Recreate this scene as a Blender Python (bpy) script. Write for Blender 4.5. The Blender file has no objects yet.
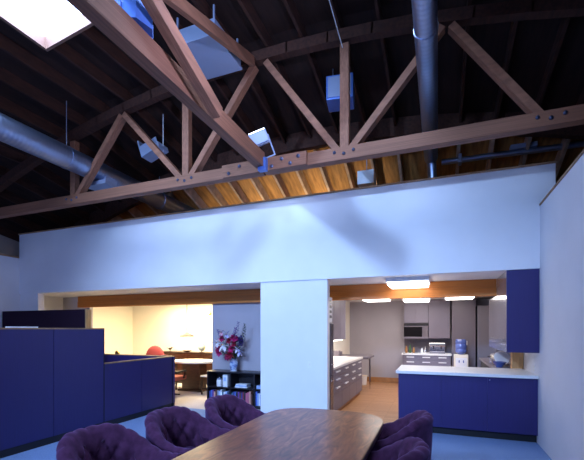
import bpy, bmesh, math, random
from mathutils import Vector, Matrix
random.seed(7)
SC = bpy.context.scene
COL = SC.collection
R = math.radians
V = Vector

# ------------------------------------------------------------------ materials
def mat(name, col, rough=.5, metal=0., var=0., vscale=6., vstretch=(1, 1, 1), bump=0., coat=0., emit=None, estr=0., coord='Object', col2=None, spec=.5):
    m = bpy.data.materials.new(name); m.use_nodes = True
    nt = m.node_tree; b = nt.nodes['Principled BSDF']
    b.inputs['Base Color'].default_value = (*col, 1)
    b.inputs['Roughness'].default_value = rough
    b.inputs['Metallic'].default_value = metal
    b.inputs['Specular IOR Level'].default_value = spec
    b.inputs['Coat Weight'].default_value = coat
    if 'velvet' in name:
        b.inputs['Sheen Weight'].default_value = .3; b.inputs['Sheen Roughness'].default_value = .4; b.inputs['Sheen Tint'].default_value = (.55, .35, .9, 1)
    b.inputs['Coat Roughness'].default_value = .12
    if emit:
        b.inputs['Emission Color'].default_value = (*emit, 1); b.inputs['Emission Strength'].default_value = estr
    if var or bump or col2:
        tc = nt.nodes.new('ShaderNodeTexCoord'); mp = nt.nodes.new('ShaderNodeMapping')
        mp.inputs['Scale'].default_value = vstretch
        nz = nt.nodes.new('ShaderNodeTexNoise'); nz.inputs['Scale'].default_value = vscale; nz.inputs['Detail'].default_value = 5
        nt.links.new(tc.outputs[coord], mp.inputs[0]); nt.links.new(mp.outputs[0], nz.inputs['Vector'])
        if var or col2:
            rp = nt.nodes.new('ShaderNodeValToRGB')
            a = col2 or tuple(c*(1-var) for c in col); z = col if col2 else tuple(min(1, c*(1+var)) for c in col)
            rp.color_ramp.elements[0].color = (*a, 1); rp.color_ramp.elements[1].color = (*z, 1)
            rp.color_ramp.elements[0].position = .35; rp.color_ramp.elements[1].position = .65
            nt.links.new(nz.outputs['Fac'], rp.inputs[0]); nt.links.new(rp.outputs[0], b.inputs['Base Color'])
        if bump:
            bp = nt.nodes.new('ShaderNodeBump'); bp.inputs['Strength'].default_value = bump; bp.inputs['Distance'].default_value = .01
            nt.links.new(nz.outputs['Fac'], bp.inputs['Height']); nt.links.new(bp.outputs[0], b.inputs['Normal'])
    return m

def walnut(name):
    m = bpy.data.materials.new(name); m.use_nodes = True
    nt = m.node_tree; b = nt.nodes['Principled BSDF']; L = nt.links
    tc = nt.nodes.new('ShaderNodeTexCoord')
    mp = nt.nodes.new('ShaderNodeMapping'); mp.inputs['Scale'].default_value = (5.5, 1.3, 1)
    L.new(tc.outputs['Object'], mp.inputs[0])
    nz = nt.nodes.new('ShaderNodeTexNoise'); nz.inputs['Scale'].default_value = 2.2; nz.inputs['Detail'].default_value = 6; nz.inputs['Distortion'].default_value = 1.6
    L.new(mp.outputs[0], nz.inputs['Vector'])
    rp = nt.nodes.new('ShaderNodeValToRGB')
    e = rp.color_ramp.elements
    e[0].position = .3; e[0].color = (.10, .024, .008, 1); e[1].position = .72; e[1].color = (.42, .14, .05, 1)
    k = e.new(.52); k.color = (.24, .07, .024, 1)
    L.new(nz.outputs['Fac'], rp.inputs[0]); L.new(rp.outputs[0], b.inputs['Base Color'])
    b.inputs['Roughness'].default_value = .3
    b.inputs['Specular IOR Level'].default_value = .35
    b.inputs['Coat Weight'].default_value = .15; b.inputs['Coat Roughness'].default_value = .16
    return m

def planks(name):
    m = bpy.data.materials.new(name); m.use_nodes = True
    nt = m.node_tree; b = nt.nodes['Principled BSDF']; L = nt.links
    tc = nt.nodes.new('ShaderNodeTexCoord')
    mp = nt.nodes.new('ShaderNodeMapping'); mp.inputs['Rotation'].default_value = (0, 0, 0)
    L.new(tc.outputs['Object'], mp.inputs[0])
    br = nt.nodes.new('ShaderNodeTexBrick'); br.inputs['Scale'].default_value = 1
    br.inputs['Brick Width'].default_value = .9; br.inputs['Row Height'].default_value = .09; br.inputs['Mortar Size'].default_value = .003
    br.inputs['Color1'].default_value = (.52, .27, .13, 1); br.inputs['Color2'].default_value = (.43, .21, .095, 1); br.inputs['Mortar'].default_value = (.2, .09, .04, 1)
    L.new(mp.outputs[0], br.inputs['Vector']); L.new(br.outputs['Color'], b.inputs['Base Color'])
    b.inputs['Roughness'].default_value = .4
    return m

def duct_mat(name):
    m = bpy.data.materials.new(name); m.use_nodes = True
    nt = m.node_tree; b = nt.nodes['Principled BSDF']; L = nt.links
    tc = nt.nodes.new('ShaderNodeTexCoord')
    wv = nt.nodes.new('ShaderNodeTexWave'); wv.bands_direction = 'Y'; wv.inputs['Scale'].default_value = 5; wv.inputs['Distortion'].default_value = .3
    L.new(tc.outputs['Object'], wv.inputs['Vector'])
    bp = nt.nodes.new('ShaderNodeBump'); bp.inputs['Strength'].default_value = .12; bp.inputs['Distance'].default_value = .02
    L.new(wv.outputs['Fac'], bp.inputs['Height']); L.new(bp.outputs[0], b.inputs['Normal'])
    b.inputs['Base Color'].default_value = (.36, .44, .62, 1); b.inputs['Metallic'].default_value = 1; b.inputs['Roughness'].default_value = .42
    return m

M = dict(
    white=mat('painted_plaster', (.80, .80, .82), .85, var=.02, vscale=2),
    cream=mat('cream_plaster', (.88, .84, .74), .85),
    grey=mat('grey_plaster', (.43, .41, .46), .8, var=.03, vscale=2),
    oldgrey=mat('aged_plaster', (.62, .56, .50), .9, var=.06, vscale=2),
    capwood=mat('cap_wood', (.36, .20, .10), .6, var=.2),
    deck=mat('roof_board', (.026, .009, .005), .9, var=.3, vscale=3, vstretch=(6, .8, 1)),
    lit_hipdeck=mat('lit_hip_roof_board', (.34, .16, .04), .85, var=.3, vscale=3, vstretch=(6, .8, 1)),  # brighter copy of the roof boards, glow of the uplit bays put into the colour
    lit_hiprafter=mat('lit_hip_rafter_timber', (.46, .33, .23), .8, var=.2),  # paler copy of the roof timber, lamplight put into the colour
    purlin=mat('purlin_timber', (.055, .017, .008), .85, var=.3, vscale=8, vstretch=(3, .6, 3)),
    timber=mat('truss_timber', (.27, .112, .060), .7, var=.22, vscale=3, vstretch=(2, 2, 6), coord='Generated'),
    beam=mat('honey_beam', (.52, .17, .022), .5, var=.25, vscale=5, vstretch=(1, 1, 7), coord='Generated'),
    bolt=mat('bolt_steel', (.09, .10, .16), .4, .8),
    duct=duct_mat('spiral_duct'),
    carpet=mat('carpet', (.21, .32, .56), .95, var=.10, vscale=60, bump=.3, spec=.1),
    office_carpet=mat('office_carpet', (.56, .52, .54), .95, var=.08, vscale=60, bump=.3, spec=.1),
    wood_floor=planks('strip_floor'),
    wood_base=mat('wood_base', (.42, .20, .075), .5, var=.15),
    blue=mat('blue_laminate', (.026, .019, .125), .42, var=.05, vscale=6, vstretch=(12, 12, .4)),
    bluedark=mat('dark_violet_laminate', (.026, .012, .026), .85, spec=.1),
    black=mat('black_stain', (.012, .010, .014), .4, coat=.15),
    kick=mat('black_kick', (.012, .012, .018), .6),
    worktop=mat('white_worktop', (.82, .82, .82), .3),
    lam=mat('grey_lilac_laminate', (.20, .18, .235), .42, var=.03, vscale=4),
    lamdark=mat('dark_grey_laminate', (.16, .14, .17), .35),
    steel=mat('brushed_steel', (.24, .22, .25), .38, .4, var=.06, vscale=6, vstretch=(1, 1, 30)),
    gloss=mat('glossy_grey', (.34, .33, .37), .18, .35, coat=.5),
    darksteel=mat('dark_steel', (.16, .15, .18), .25, .8),
    glassblack=mat('black_glass', (.006, .005, .008), .6, spec=.1),
    chrome=mat('chrome', (.85, .85, .87), .15, 1),
    velvet=mat('purple_velvet', (.062, .020, .056), .92, var=.25, vscale=18, bump=.15, spec=.15),
    button=mat('velvet_button', (.045, .012, .045), .9),
    walnut=walnut('walnut_top'),
    walnutedge=mat('walnut_edge', (.035, .016, .010), .35, coat=.3),
    rosewood=mat('rosewood', (.055, .017, .007), .35, var=.35, vscale=4, vstretch=(1, 1, 5), coord='Generated', coat=.2),
    darkwood=mat('dark_wood', (.045, .020, .012), .45, var=.2),
    tan=mat('tan_wood', (.55, .32, .13), .5, var=.15, vscale=5, vstretch=(6, 6, .6)),
    paper=mat('white_paper', (.82, .82, .84), .7),
    plastic=mat('cream_plastic', (.80, .74, .62), .45),
    coral=mat('coral_fabric', (.36, .055, .06), .85),
    pink=mat('rose_fabric', (.34, .10, .09), .85),
    watercol=mat('blue_bottle', (.09, .14, .42), .12, coat=.5),
    housing=mat('blue_grey_housing', (.30, .36, .50), .45, .2),
    bluehousing=mat('blue_housing', (.10, .20, .55), .4, .2),
    whitehousing=mat('white_housing', (.75, .78, .82), .45),
    frame=mat('skylight_frame', (.22, .12, .08), .7),
    leafm=mat('leaf_green', (.035, .075, .035), .6, var=.3),
    stemm=mat('stem_green', (.05, .10, .04), .6),
    porcelain=mat('porcelain', (.55, .68, .85), .12, var=0, col2=(.05, .12, .45), vscale=14, coat=.5),
    lampshade=mat('lamp_shade_white', (.85, .82, .72), .5),
    brass=mat('brass', (.5, .33, .1), .3, .9),
    globe=mat('globe_paper', (.62, .66, .58), .5, col2=(.30, .42, .46), vscale=6),
    lens=mat('fluorescent_lens', (.9, .9, .9), .5, emit=(1, .93, .88), estr=9),
    lens_dim=mat('fluorescent_lens_far', (.9, .9, .9), .5, emit=(1, .90, .80), estr=11),
    bulb=mat('warm_bulb', (1, .9, .7), .5, emit=(1, .80, .45), estr=6),
    floodlens=mat('flood_lens', (.9, .95, 1), .4, emit=(.72, .86, 1), estr=9),
    sky=mat('skylight_diffuser', (.9, .93, 1), .5, emit=(.46, .62, 1.0), estr=22),
)

# ------------------------------------------------------------------ mesh helpers
class MB:
    def __init__(s): s.bm = bmesh.new()
    def box(s, x0, x1, y0, y1, z0, z1, bev=0., mtx=None):
        t = bmesh.new()
        bmesh.ops.create_cube(t, size=1)
        for v in t.verts:
            v.co = V(((x0+x1)/2+v.co.x*(x1-x0), (y0+y1)/2+v.co.y*(y1-y0), (z0+z1)/2+v.co.z*(z1-z0)))
        if bev: bmesh.ops.bevel(t, geom=t.edges[:], offset=bev, segments=2, affect='EDGES', profile=.6)
        return s.add(t, mtx)
    def add(s, t, mtx=None):
        if mtx is not None: bmesh.ops.transform(t, matrix=mtx, verts=t.verts)
        me = bpy.data.meshes.new('tmp'); t.to_mesh(me); t.free()
        s.bm.from_mesh(me); bpy.data.meshes.remove(me)
        return s
    def bar(s, p0, p1, w, h, bev=0., up=(0, 0, 1)):
        p0, p1 = V(p0), V(p1); d = p1-p0; L = d.length; d.normalize()
        side = d.cross(V(up))
        if side.length < 1e-4: side = d.cross(V((0, 1, 0)))
        side.normalize(); u = side.cross(d)
        m = Matrix((( *side, 0), (*d, 0), (*u, 0), (0, 0, 0, 1))).transposed()
        m.translation = (p0+p1)/2
        return s.box(-w/2, w/2, -L/2, L/2, -h/2, h/2, bev, m)
    def tube(s, pts, r, n=10, cap=True):
        t = bmesh.new(); rings = []
        pts = [V(p) for p in pts]; rs = r if isinstance(r, (list, tuple)) else [r]*len(pts)
        for i, p in enumerate(pts):
            d = (pts[min(i+1, len(pts)-1)]-pts[max(i-1, 0)]).normalized()
            a = d.cross(V((0, 0, 1)))
            if a.length < 1e-3: a = V((1, 0, 0))
            a.normalize(); b = a.cross(d)
            rings.append([t.verts.new(p+(a*math.cos(2*math.pi*k/n)+b*math.sin(2*math.pi*k/n))*rs[i]) for k in range(n)])
        for i in range(len(rings)-1):
            for k in range(n): t.faces.new((rings[i][k], rings[i][(k+1) % n], rings[i+1][(k+1) % n], rings[i+1][k]))
        if cap: t.faces.new(rings[0]); t.faces.new(rings[-1])
        bmesh.ops.recalc_face_normals(t, faces=t.faces)
        return s.add(t)
    def lathe(s, prof, n=24, at=(0, 0, 0), mtx=None):
        t = bmesh.new(); rings = []
        for r, z in prof:
            rings.append([t.verts.new((at[0]+r*math.cos(2*math.pi*k/n), at[1]+r*math.sin(2*math.pi*k/n), at[2]+z)) for k in range(n)])
        for i in range(len(rings)-1):
            for k in range(n): t.faces.new((rings[i][k], rings[i][(k+1) % n], rings[i+1][(k+1) % n], rings[i+1][k]))
        t.faces.new(rings[0]); t.faces.new(rings[-1])
        bmesh.ops.remove_doubles(t, verts=t.verts, dist=1e-5)
        bmesh.ops.recalc_face_normals(t, faces=t.faces)
        return s.add(t, mtx)
    def ball(s, c, r, sc=(1, 1, 1), seg=16):
        t = bmesh.new(); bmesh.ops.create_uvsphere(t, u_segments=seg, v_segments=seg//2+2, radius=r)
        for v in t.verts: v.co = V((c[0]+v.co.x*sc[0], c[1]+v.co.y*sc[1], c[2]+v.co.z*sc[2]))
        return s.add(t)
    def prism(s, poly, z0, z1, bev=0.):
        t = bmesh.new()
        f = t.faces.new([t.verts.new((x, y, z0)) for x, y in poly])
        e = bmesh.ops.extrude_face_region(t, geom=[f])
        for g in e['geom']:
            if isinstance(g, bmesh.types.BMVert): g.co.z = z1
        bmesh.ops.recalc_face_normals(t, faces=t.faces)
        if bev:
            ed = [x for x in t.edges if abs(x.verts[0].co.z-x.verts[1].co.z) < 1e-6 and x.verts[0].co.z > z1-1e-6]
            bmesh.ops.bevel(t, geom=ed, offset=bev, segments=2, affect='EDGES')
        return s.add(t)
    def build(s, name, m, parent=None, smooth=False):
        me = bpy.data.meshes.new(name); s.bm.to_mesh(me); s.bm.free()
        if smooth:
            me.shade_smooth()
            me.set_sharp_from_angle(angle=R(40))
        me.materials.append(m)
        o = bpy.data.objects.new(name, me); COL.objects.link(o)
        if parent: o.parent = parent
        return o

def tag(o, label, cat, group=None, kind=None):
    o['label'] = label; o['category'] = cat
    if group: o['group'] = group
    if kind: o['kind'] = kind
    return o
def thing(name, label, cat, loc=(0, 0, 0), rz=0., group=None):
    o = bpy.data.objects.new(name, None); o.empty_display_size = .1; COL.objects.link(o)
    o.location = loc; o.rotation_euler = (0, 0, rz)
    return tag(o, label, cat, group)
def struct(name, mb, m, parent=None):
    o = mb.build(name, m, parent); o['kind'] = 'structure'; return o
def dup(root, loc, rz, label, group=None):
    r = root.copy(); COL.objects.link(r); r.location = loc; r.rotation_euler = (0, 0, rz); r['label'] = label
    if group: r['group'] = group
    for ch in list(root.children):
        c = ch.copy(); COL.objects.link(c); c.parent = r
        for g in list(ch.children):
            d = g.copy(); COL.objects.link(d); d.parent = c
    return r
ORD = ['first', 'second', 'third', 'fourth', 'fifth', 'sixth', 'seventh', 'eighth', 'ninth', 'tenth', 'eleventh', 'twelfth', 'thirteenth', 'fourteenth', 'fifteenth', 'sixteenth', 'seventeenth', 'eighteenth', 'nineteenth', 'twentieth']

# ------------------------------------------------------------------ camera: level, front shifted up, turned 21 degrees left of the wall normal
cam = bpy.data.cameras.new('camera'); co = bpy.data.objects.new('camera', cam); COL.objects.link(co)
co.location = (0, 0, 1.6); co.rotation_euler = (R(90), 0, R(21.17))
cam.sensor_width = 36; cam.lens = 36*377/584; cam.shift_y = 99/584; cam.clip_start = .05
SC.camera = co

# ------------------------------------------------------------------ roof shape
XC, RR, ZT = -2.35, 16.5, 5.6
def arc(x): return ZT-(x-XC)**2/(2*RR)
def hip(y):
    if y < 5: return 0
    if y < 7: return .2*(y-5)
    return .4+.40*(y-7)
def roofz(x, y): return arc(x)-hip(y)

# ------------------------------------------------------------------ setting
struct('floor', MB().box(-10, 5.5, -5, 13, -.1, 0), M['carpet'])
struct('floor_office', MB().box(-9.3, -2.7, 6.35, 9.6, 0, .004), M['office_carpet'])
struct('floor_kitchen', MB().box(-2.55, 2.2, 6.2, 11.6, 0, .006), M['wood_floor'])
wf = MB()
wf.box(-9.3, 1.48, 6.03, 6.2, 2.43, 3.84)
wf.box(-2.945, -1.716, 6.055, 6.2, 0, 2.43)
wf.box(-9.3, -8.69, 6.055, 6.2, 0, 2.43)
struct('wall_front', wf, M['white'])
struct('trim_front', MB().box(-9.32, 1.5, 6.01, 6.22, 3.84, 3.865, .004), M['capwood'])
struct('wall_right', MB().box(1.3, 1.48, -5, 6.03, 0, 3.28).box(1.3, 1.48, 6.03, 7.2, 0, 2.43), M['white'])
struct('trim_right', MB().box(1.285, 1.495, -5, 6.01, 3.28, 3.305, .004), M['capwood'])
struct('wall_left', MB().box(-9.42, -9.3, -5, 6.2, 0, 3.28), M['white'])
struct('trim_left', MB().box(-9.44, -9.28, -5, 6.01, 3.28, 3.32, .004), M['capwood'])
struct('wall_back', MB().box(-10, 5.5, -5.1, -5, 0, 6.1), M['white'])
struct('wall_outer_left', MB().box(-10.05, -9.95, -5, 13, 0, 3.95), M['oldgrey'])
struct('wall_outer_right', MB().box(5.4, 5.5, -5, 13, 0, 4.1), M['oldgrey'])
struct('wall_outer_front', MB().box(-10, 5.5, 13, 13.1, 0, 3.6), M['oldgrey'])
struct('ceiling', MB().box(-9.3, 2.3, 6.2, 11.7, 2.43, 2.5), M['white'])
struct('wall_divider', MB().box(-4.64, -2.55, 7.12, 7.25, 0, 2.43), M['grey'])
struct('wall_office_post', MB().box(-9.3, -8.34, 7.15, 7.25, 0, 2.43), M['grey'])
struct('wall_office_back', MB().box(-9.3, -2.7, 9.6, 9.7, 0, 2.43), M['cream'])
struct('wall_office_left', MB().box(-9.4, -9.3, 6.2, 9.7, 0, 2.43), M['cream'])
struct('wall_kitchen_left', MB().box(-2.7, -2.55, 7.25, 11.6, 0, 2.43), M['cream'])
struct('wall_kitchen_back', MB().box(-2.7, 2.3, 11.55, 11.65, 0, 2.43), M['grey'])
struct('wall_kitchen_right', MB().box(2.2, 2.3, 7.2, 11.6, 0, 2.43).box(1.48, 2.3, 7.1, 7.2, 0, 2.43), M['grey'])
struct('baseboard_kitchen', MB().box(-2.5, -.95, 11.52, 11.55, .006, .15, .004), M['wood_base'])

# skylight openings in the roof
SKY = [(-4.98, -4.03, 1.9, 3.58), (-1.15, -.20, 1.9, 3.58)]
def roof_deck():
    xs = sorted(set([-10+.775*i for i in range(21)]+[a for s in SKY for a in s[:2]]))
    ys = sorted(set([-5, -3, -1, 1, 1.9, 3.58, 5, 5.5, 6, 6.5, 7, 8, 9, 10, 11, 12, 13.1]))
    bm = bmesh.new(); G = {}
    for lv, dz in ((0, .27), (1, .31)):
        for i, x in enumerate(xs):
            for j, y in enumerate(ys): G[lv, i, j] = bm.verts.new((x, y, roofz(x, y)+dz))
    for i in range(len(xs)-1):
        for j in range(len(ys)-1):
            cx, cy = (xs[i]+xs[i+1])/2, (ys[j]+ys[j+1])/2
            if any(a < cx < b and c < cy < d for a, b, c, d in SKY): continue
            for lv in (0, 1):
                f = [G[lv, i, j], G[lv, i+1, j], G[lv, i+1, j+1], G[lv, i, j+1]]
                bm.faces.new(f if lv else f[::-1])
    mb = MB(); mb.bm.free(); mb.bm = bm
    return mb
dk_ = roof_deck()
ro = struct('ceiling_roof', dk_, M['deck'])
ro.data.materials.append(M['lit_hipdeck'])
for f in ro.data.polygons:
    if f.center.y > 7: f.material_index = 1  # boards past the ledger get the lit colour

for (a, b, c, d), lab in zip(SKY, ('bright square skylight with brown frame at the upper left of the roof', 'bright skylight with brown frame high above the conference table')):
    xm = (a+b)/2; sl = math.atan((xm-XC)/RR)
    t = thing('skylight', lab, 'skylight', (xm, (c+d)/2, arc(xm)))
    t.rotation_euler = (0, sl, 0)
    w, l = (b-a)/2, (d-c)/2
    MB().box(-w-.03, w+.03, l-.0, l+.04, .02, .36).box(-w-.03, w+.03, -l-.04, -l, .02, .36).box(-w-.04, -w, -l, l, .02, .36).box(w, w+.04, -l, l, .02, .36).build('frame', M['frame'], t)
    MB().box(-w, w, -l, l, .20, .22).build('diffuser', M['sky'], t)

# purlins, front bays
k0 = 0
xsP = [-2.3+.53*k for k in range(-14, 13)]
for x in xsP:
    y0 = .1
    for a, b, c, d in SKY:
        if a-.06 < x < b+.06: y0 = d+.05
    z = arc(x)+.17
    dk = round((x+2.3)/.53)
    where = 'the one above the chord splice' if dk == 0 else f'{ORD[abs(dk)-1]} {"right" if dk > 0 else "left"} of the one above the splice'
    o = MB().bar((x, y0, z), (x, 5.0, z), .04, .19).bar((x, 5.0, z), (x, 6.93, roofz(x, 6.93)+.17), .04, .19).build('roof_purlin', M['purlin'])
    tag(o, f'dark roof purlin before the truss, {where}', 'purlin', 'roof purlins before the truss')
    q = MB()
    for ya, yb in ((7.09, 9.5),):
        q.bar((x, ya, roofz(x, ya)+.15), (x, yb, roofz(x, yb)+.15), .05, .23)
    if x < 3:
        o = q.build('roof_rafter', M['lit_hiprafter'])
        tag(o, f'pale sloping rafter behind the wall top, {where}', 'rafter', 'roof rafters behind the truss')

lg_ = MB()
for i in range(24):
    a = -9.2+.6*i; lg_.bar((a, 7.01, roofz(a, 7)+.10), (a+.6, 7.01, roofz(a+.6, 7)+.10), .12, .33)
tag(lg_.build('roof_ledger', M['purlin']), 'curved dark roof timber hidden mostly behind the truss, carrying the sloping rafters', 'beam')
# ------------------------------------------------------------------ bowstring truss
T = thing('roof_truss', 'large bare timber bowstring roof truss above the white wall', 'truss', (0, 5, 3.87))
def rel(p): return (p[0], p[1], p[2]-3.87)
def tpart(name, p0, p1, w, h, m=M['timber']):
    return MB().bar(rel(p0), rel(p1), w, h, .006, up=(0, 1, 0)).build(name, m, T)
ZB = 3.95
MB().bar(rel((-9.2, 0, ZB)), rel((-2.37, 0, ZB)), .13, .17, .006).build('bottom_chord', M['timber'], T)
MB().bar(rel((-2.35, 0, ZB)), rel((4.6, 0, ZB)), .13, .17, .006).build('bottom_chord', M['timber'], T)
MB().bar(rel((-3.02, -.09, ZB+.005)), rel((-1.68, -.09, ZB+.005)), .05, .185, .006).build('splice_plate', M['timber'], T)
tc = MB()
xa = [-9.2+i*.6 for i in range(24)]
for a, b in zip(xa, xa[1:]):
    za, zb = arc(a)-.01, arc(b)-.01
    if min(za, zb) > 3.9: tc.bar(rel((a-.01, 0, za)), rel((b+.01, 0, zb)), .12, .15)
tc.build('top_chord', M['purlin'], T)  # darker timber than the other members, dimness of this chord put into its colour
JX = [-6.2, -3.73, -1.17, 1.17, 3.5]
for x in JX:
    if x != 1.17: tpart('vertical_web', (x, 0, ZB+.08), (x, 0, arc(x)-.13), .12, .1)
for (xa_, xb_) in ((-6.2, -5.05), (-3.73, -5.0), (-3.73, -2.52), (-1.17, -2.33), (-1.17, .05), (1.17, .15)):
    sg = .1 if xb_ > xa_ else -.1
    MB().bar(rel((xa_+sg, .0, ZB+.06)), rel((xb_, .0, arc(xb_)-.12)), .09, .12, .005, up=(0, 1, 0)).build('diagonal_web', M['timber'], T)
for x in JX[:4]:
    for dx in (-.13, 0, .13):
        MB().lathe([(.022, 0), (.022, .012), (.008, .02)], 8, mtx=Matrix.Translation(rel((x+dx, -.065, ZB+(.02 if dx else -.01))))@Matrix.Rotation(R(90), 4, 'X')).build('bolt', M['bolt'], T)
for i, x in enumerate((-2.9, -2.72, -2.2, -2.05, -1.92, -1.8)):
    MB().lathe([(.026, 0), (.026, .012), (.01, .02)], 8, mtx=Matrix.Translation(rel((x, -.115, ZB+(.04 if i % 2 else -.04))))@Matrix.Rotation(R(90), 4, 'X')).build('bolt', M['bolt'], T)

# tie beam and cross bracing that run towards the camera
tb = thing('tie_beam', 'thick timber tie beam running from the truss overhead to the upper left', 'beam', (-2.36, 2.5, 4.0))
MB().bar((0, -2.4, 0), (0, 2.36, 0), .13, .21, .008).build('beam_timber', M['timber'], tb)
MB().box(-.02, .1, 2.3, 2.38, -.16, .02, .004).build('steel_bracket', M['bluehousing'], tb)
b = MB().bar((-2.165, 3.42, 3.867), (-2.165, .2, 5.175), .10, .13, .005).build('cross_brace', M['timber'])
tag(b, 'pale lit timber brace rising from the tie beam toward the top left edge', 'brace', 'crossed roof braces')
b = MB().bar((-2.52, 4.92, 5.5), (-2.52, .3, 4.1), .07, .13, .005).build('cross_brace', M['timber'])
tag(b, 'dim brown timber brace dropping from the top of the truss toward the camera', 'brace', 'crossed roof braces')

# ducts
def duct(name, label, x, z, r, y0, y1):
    t = thing(name, label, 'duct', (x, y0, z))
    n = int((y1-y0)/.05); pts = [(0, (y1-y0)*i/n, 0) for i in range(n+1)]
    MB().tube(pts, [r*(1.0+.005*(i % 2)) for i in range(n+1)], 28).build('pipe', M['duct'], t, True)
    return t
dl = duct('spiral_duct', 'fat blue-lit spiral metal air duct along the left roof', -5.9, 4.52, .185, .3, 8.6)
MB().prism([(-.28, 4.85), (.28, 4.85), (.2, 5.25), (-.2, 5.25)], -.27, -.2).box(-.18, .18, 4.95, 5.2, -.22, -.1).build('air_register', M['housing'], dl)
for y in (2.6, 4.3, 6.6):
    MB().tube([(0, y, .18), (0, y, 1.0 if y < 5 else .55)], .006, 6).build('hanger_rod', M['housing'], dl)
    MB().lathe([(.192, -.02), (.192, .02)], 28, mtx=Matrix.Translation((0, y, 0))@Matrix.Rotation(R(90), 4, 'X')).build('strap', M['duct'], dl)
dr = duct('spiral_duct', 'slim shiny spiral metal air duct running overhead at right centre', -.12, 4.75, .118, .8, 7.4)
for y in (3.4, 5.9):
    MB().lathe([(.125, -.02), (.125, .02)], 28, mtx=Matrix.Translation((0, y, 0))@Matrix.Rotation(R(90), 4, 'X')).build('strap', M['duct'], dr)
MB().tube([(.0, 6.55, 0), (.02, 6.62, -.14), (.03, 6.66, -.4), (.03, 6.68, -.75)], .075, 16).build('drop_elbow', M['duct'], dr, True)
pp = thing('roof_pipe', 'dark horizontal pipe above the right end of the white wall', 'pipe', (.06, 7.45, 4.66))
MB().tube([(0, 0, 0), (.8, 0, -.01), (1.5, 0, -.03), (2.4, 0, -.04)], .05, 14).build('pipe', M['duct'], pp, True)
MB().box(.28, .34, -.08, .08, -.08, .08, .01).build('coupling', M['housing'], pp)
MB().box(1.1, 1.5, -.07, .07, .02, .1, .01).build('junction_box', M['housing'], pp)

# hanging boxes under the roof
h = thing('ceiling_panel_box', 'broad flat blue-grey square box hung between the purlins left of centre', 'air box', (-2.935, 4.41, 5.3))
MB().box(-.315, .315, -.34, .34, .03, .22, .006).build('housing', M['housing'], h)
MB().box(-.33, .33, -.355, .355, 0, .03, .004).build('face_panel', M['housing'], h)
for sx in (-.28, .28):
    for sy in (-.3, .3): MB().box(sx-.01, sx+.01, sy-.01, sy+.01, .22, .42).build('hanger', M['housing'], h)
h = thing('hanging_light_box', 'blue box hung behind the truss upright at right of centre', 'light box', (-1.39, 5.65, 5.03))
MB().box(-.2, .2, -.17, .17, 0, .36, .012, Matrix.Rotation(R(8), 4, 'Z')).build('housing', M['bluehousing'], h)
MB().box(-.17, .17, -.185, -.17, .03, .33, .004, Matrix.Rotation(R(8), 4, 'Z')).build('front_grille', M['housing'], h)
for sx in (-.12, .14): MB().tube([(sx, 0, .36), (sx, 0, .58)], .006, 6).build('hanger_rod', M['housing'], h)
h = thing('hanging_light_box', 'small pale blue angled box hung on a rod behind the left truss diagonal', 'light box', (-4.76, 5.45, 4.72))
mx = Matrix.Rotation(R(-18), 4, 'Y')
MB().box(-.2, .22, -.13, .13, .02, .12, .01, mx).build('housing', M['housing'], h)
MB().box(-.2, -.17, -.13, .13, .10, .34, .006, mx).box(-.17, .2, -.13, -.115, .1, .22, .004, mx).build('side_wing', M['housing'], h)
MB().tube([(.18, 0, .05), (.18, 0, .72)], .007, 6).build('hanger_rod', M['whitehousing'], h)
h = thing('hanging_light_box', 'small white box in the lit roof bay just above the white wall', 'light box', (-1.30, 7.4, 4.40))
MB().box(-.16, .16, -.13, .13, 0, .26, .012).build('housing', M['whitehousing'], h)
MB().tube([(0, 0, .26), (0, 0, .78)], .008, 6).build('hanger_rod', M['housing'], h)
w = MB().tube([(-1.17, 4.86, 5.3), (-1.17, 2.6, 5.62)], .006, 6).build('roof_cable', M['whitehousing'])
tag(w, 'thin pale cable slanting down beside the tall truss upright', 'cable')

# flood lamps on the timbers
def flood(loc, rot, label, s=1., hm='housing'):
    t = thing('flood_lamp', label, 'flood lamp', loc); t.rotation_euler = rot
    MB().box(-.11*s, .11*s, -.09*s, .09*s, 0, .14*s, .012).build('housing', M[hm], t)
    for k in range(3): MB().box(-.115*s, .115*s, (-.06+.05*k)*s, (-.045+.05*k)*s, -.012*s, .005, .002).build('cooling_fin', M[hm], t)
    MB().box(-.10*s, .10*s, -.08*s, .08*s, .14*s, .148*s, .003).build('lens', M['floodlens'], t)
    MB().box(-.128*s, -.113*s, -.02*s, .02*s, -.16*s, .08*s, .003).box(.113*s, .128*s, -.02*s, .02*s, -.16*s, .08*s, .003).box(-.128*s, .128*s, -.02*s, .02*s, -.17*s, -.155*s, .003).build('yoke', M[hm], t)
    return t
flood((-2.33, 4.80, 4.20), (R(20), R(-22), R(20)), 'small bright flood lamp where the tie beam meets the truss', 1.15)
t = thing('flood_lamp', 'blue flood lamp clamped on the tie beam at the top edge', 'flood lamp', (-2.39, 2.50, 4.25), R(-14))
MB().prism([(-.13, -.12), (.05, -.12), (.13, -.07), (.13, .07), (.05, .12), (-.13, .12)], -.11, .13, .01).build('housing', M['bluehousing'], t)
t.scale = (.98, 1.1, 1.1)
MB().box(-.15, -.13, -.125, .125, -.115, .135, .004).build('bezel', M['bluehousing'], t)
t.scale = (.98, 1.1, 1.1)
MB().box(-.156, -.15, -.11, .11, -.10, .12, .002).build('lens', M['floodlens'], t)
for k in range(3): MB().box(-.08+.055*k, -.065+.055*k, -.115, .115, -.125, -.108, .002).build('cooling_fin', M['bluehousing'], t)
MB().box(-.02, .02, -.145, -.125, -.14, .02, .003).box(-.02, .02, .125, .145, -.14, .02, .003).box(-.02, .02, -.145, .145, -.143, -.13, .003).build('yoke', M['bluehousing'], t)

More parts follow.
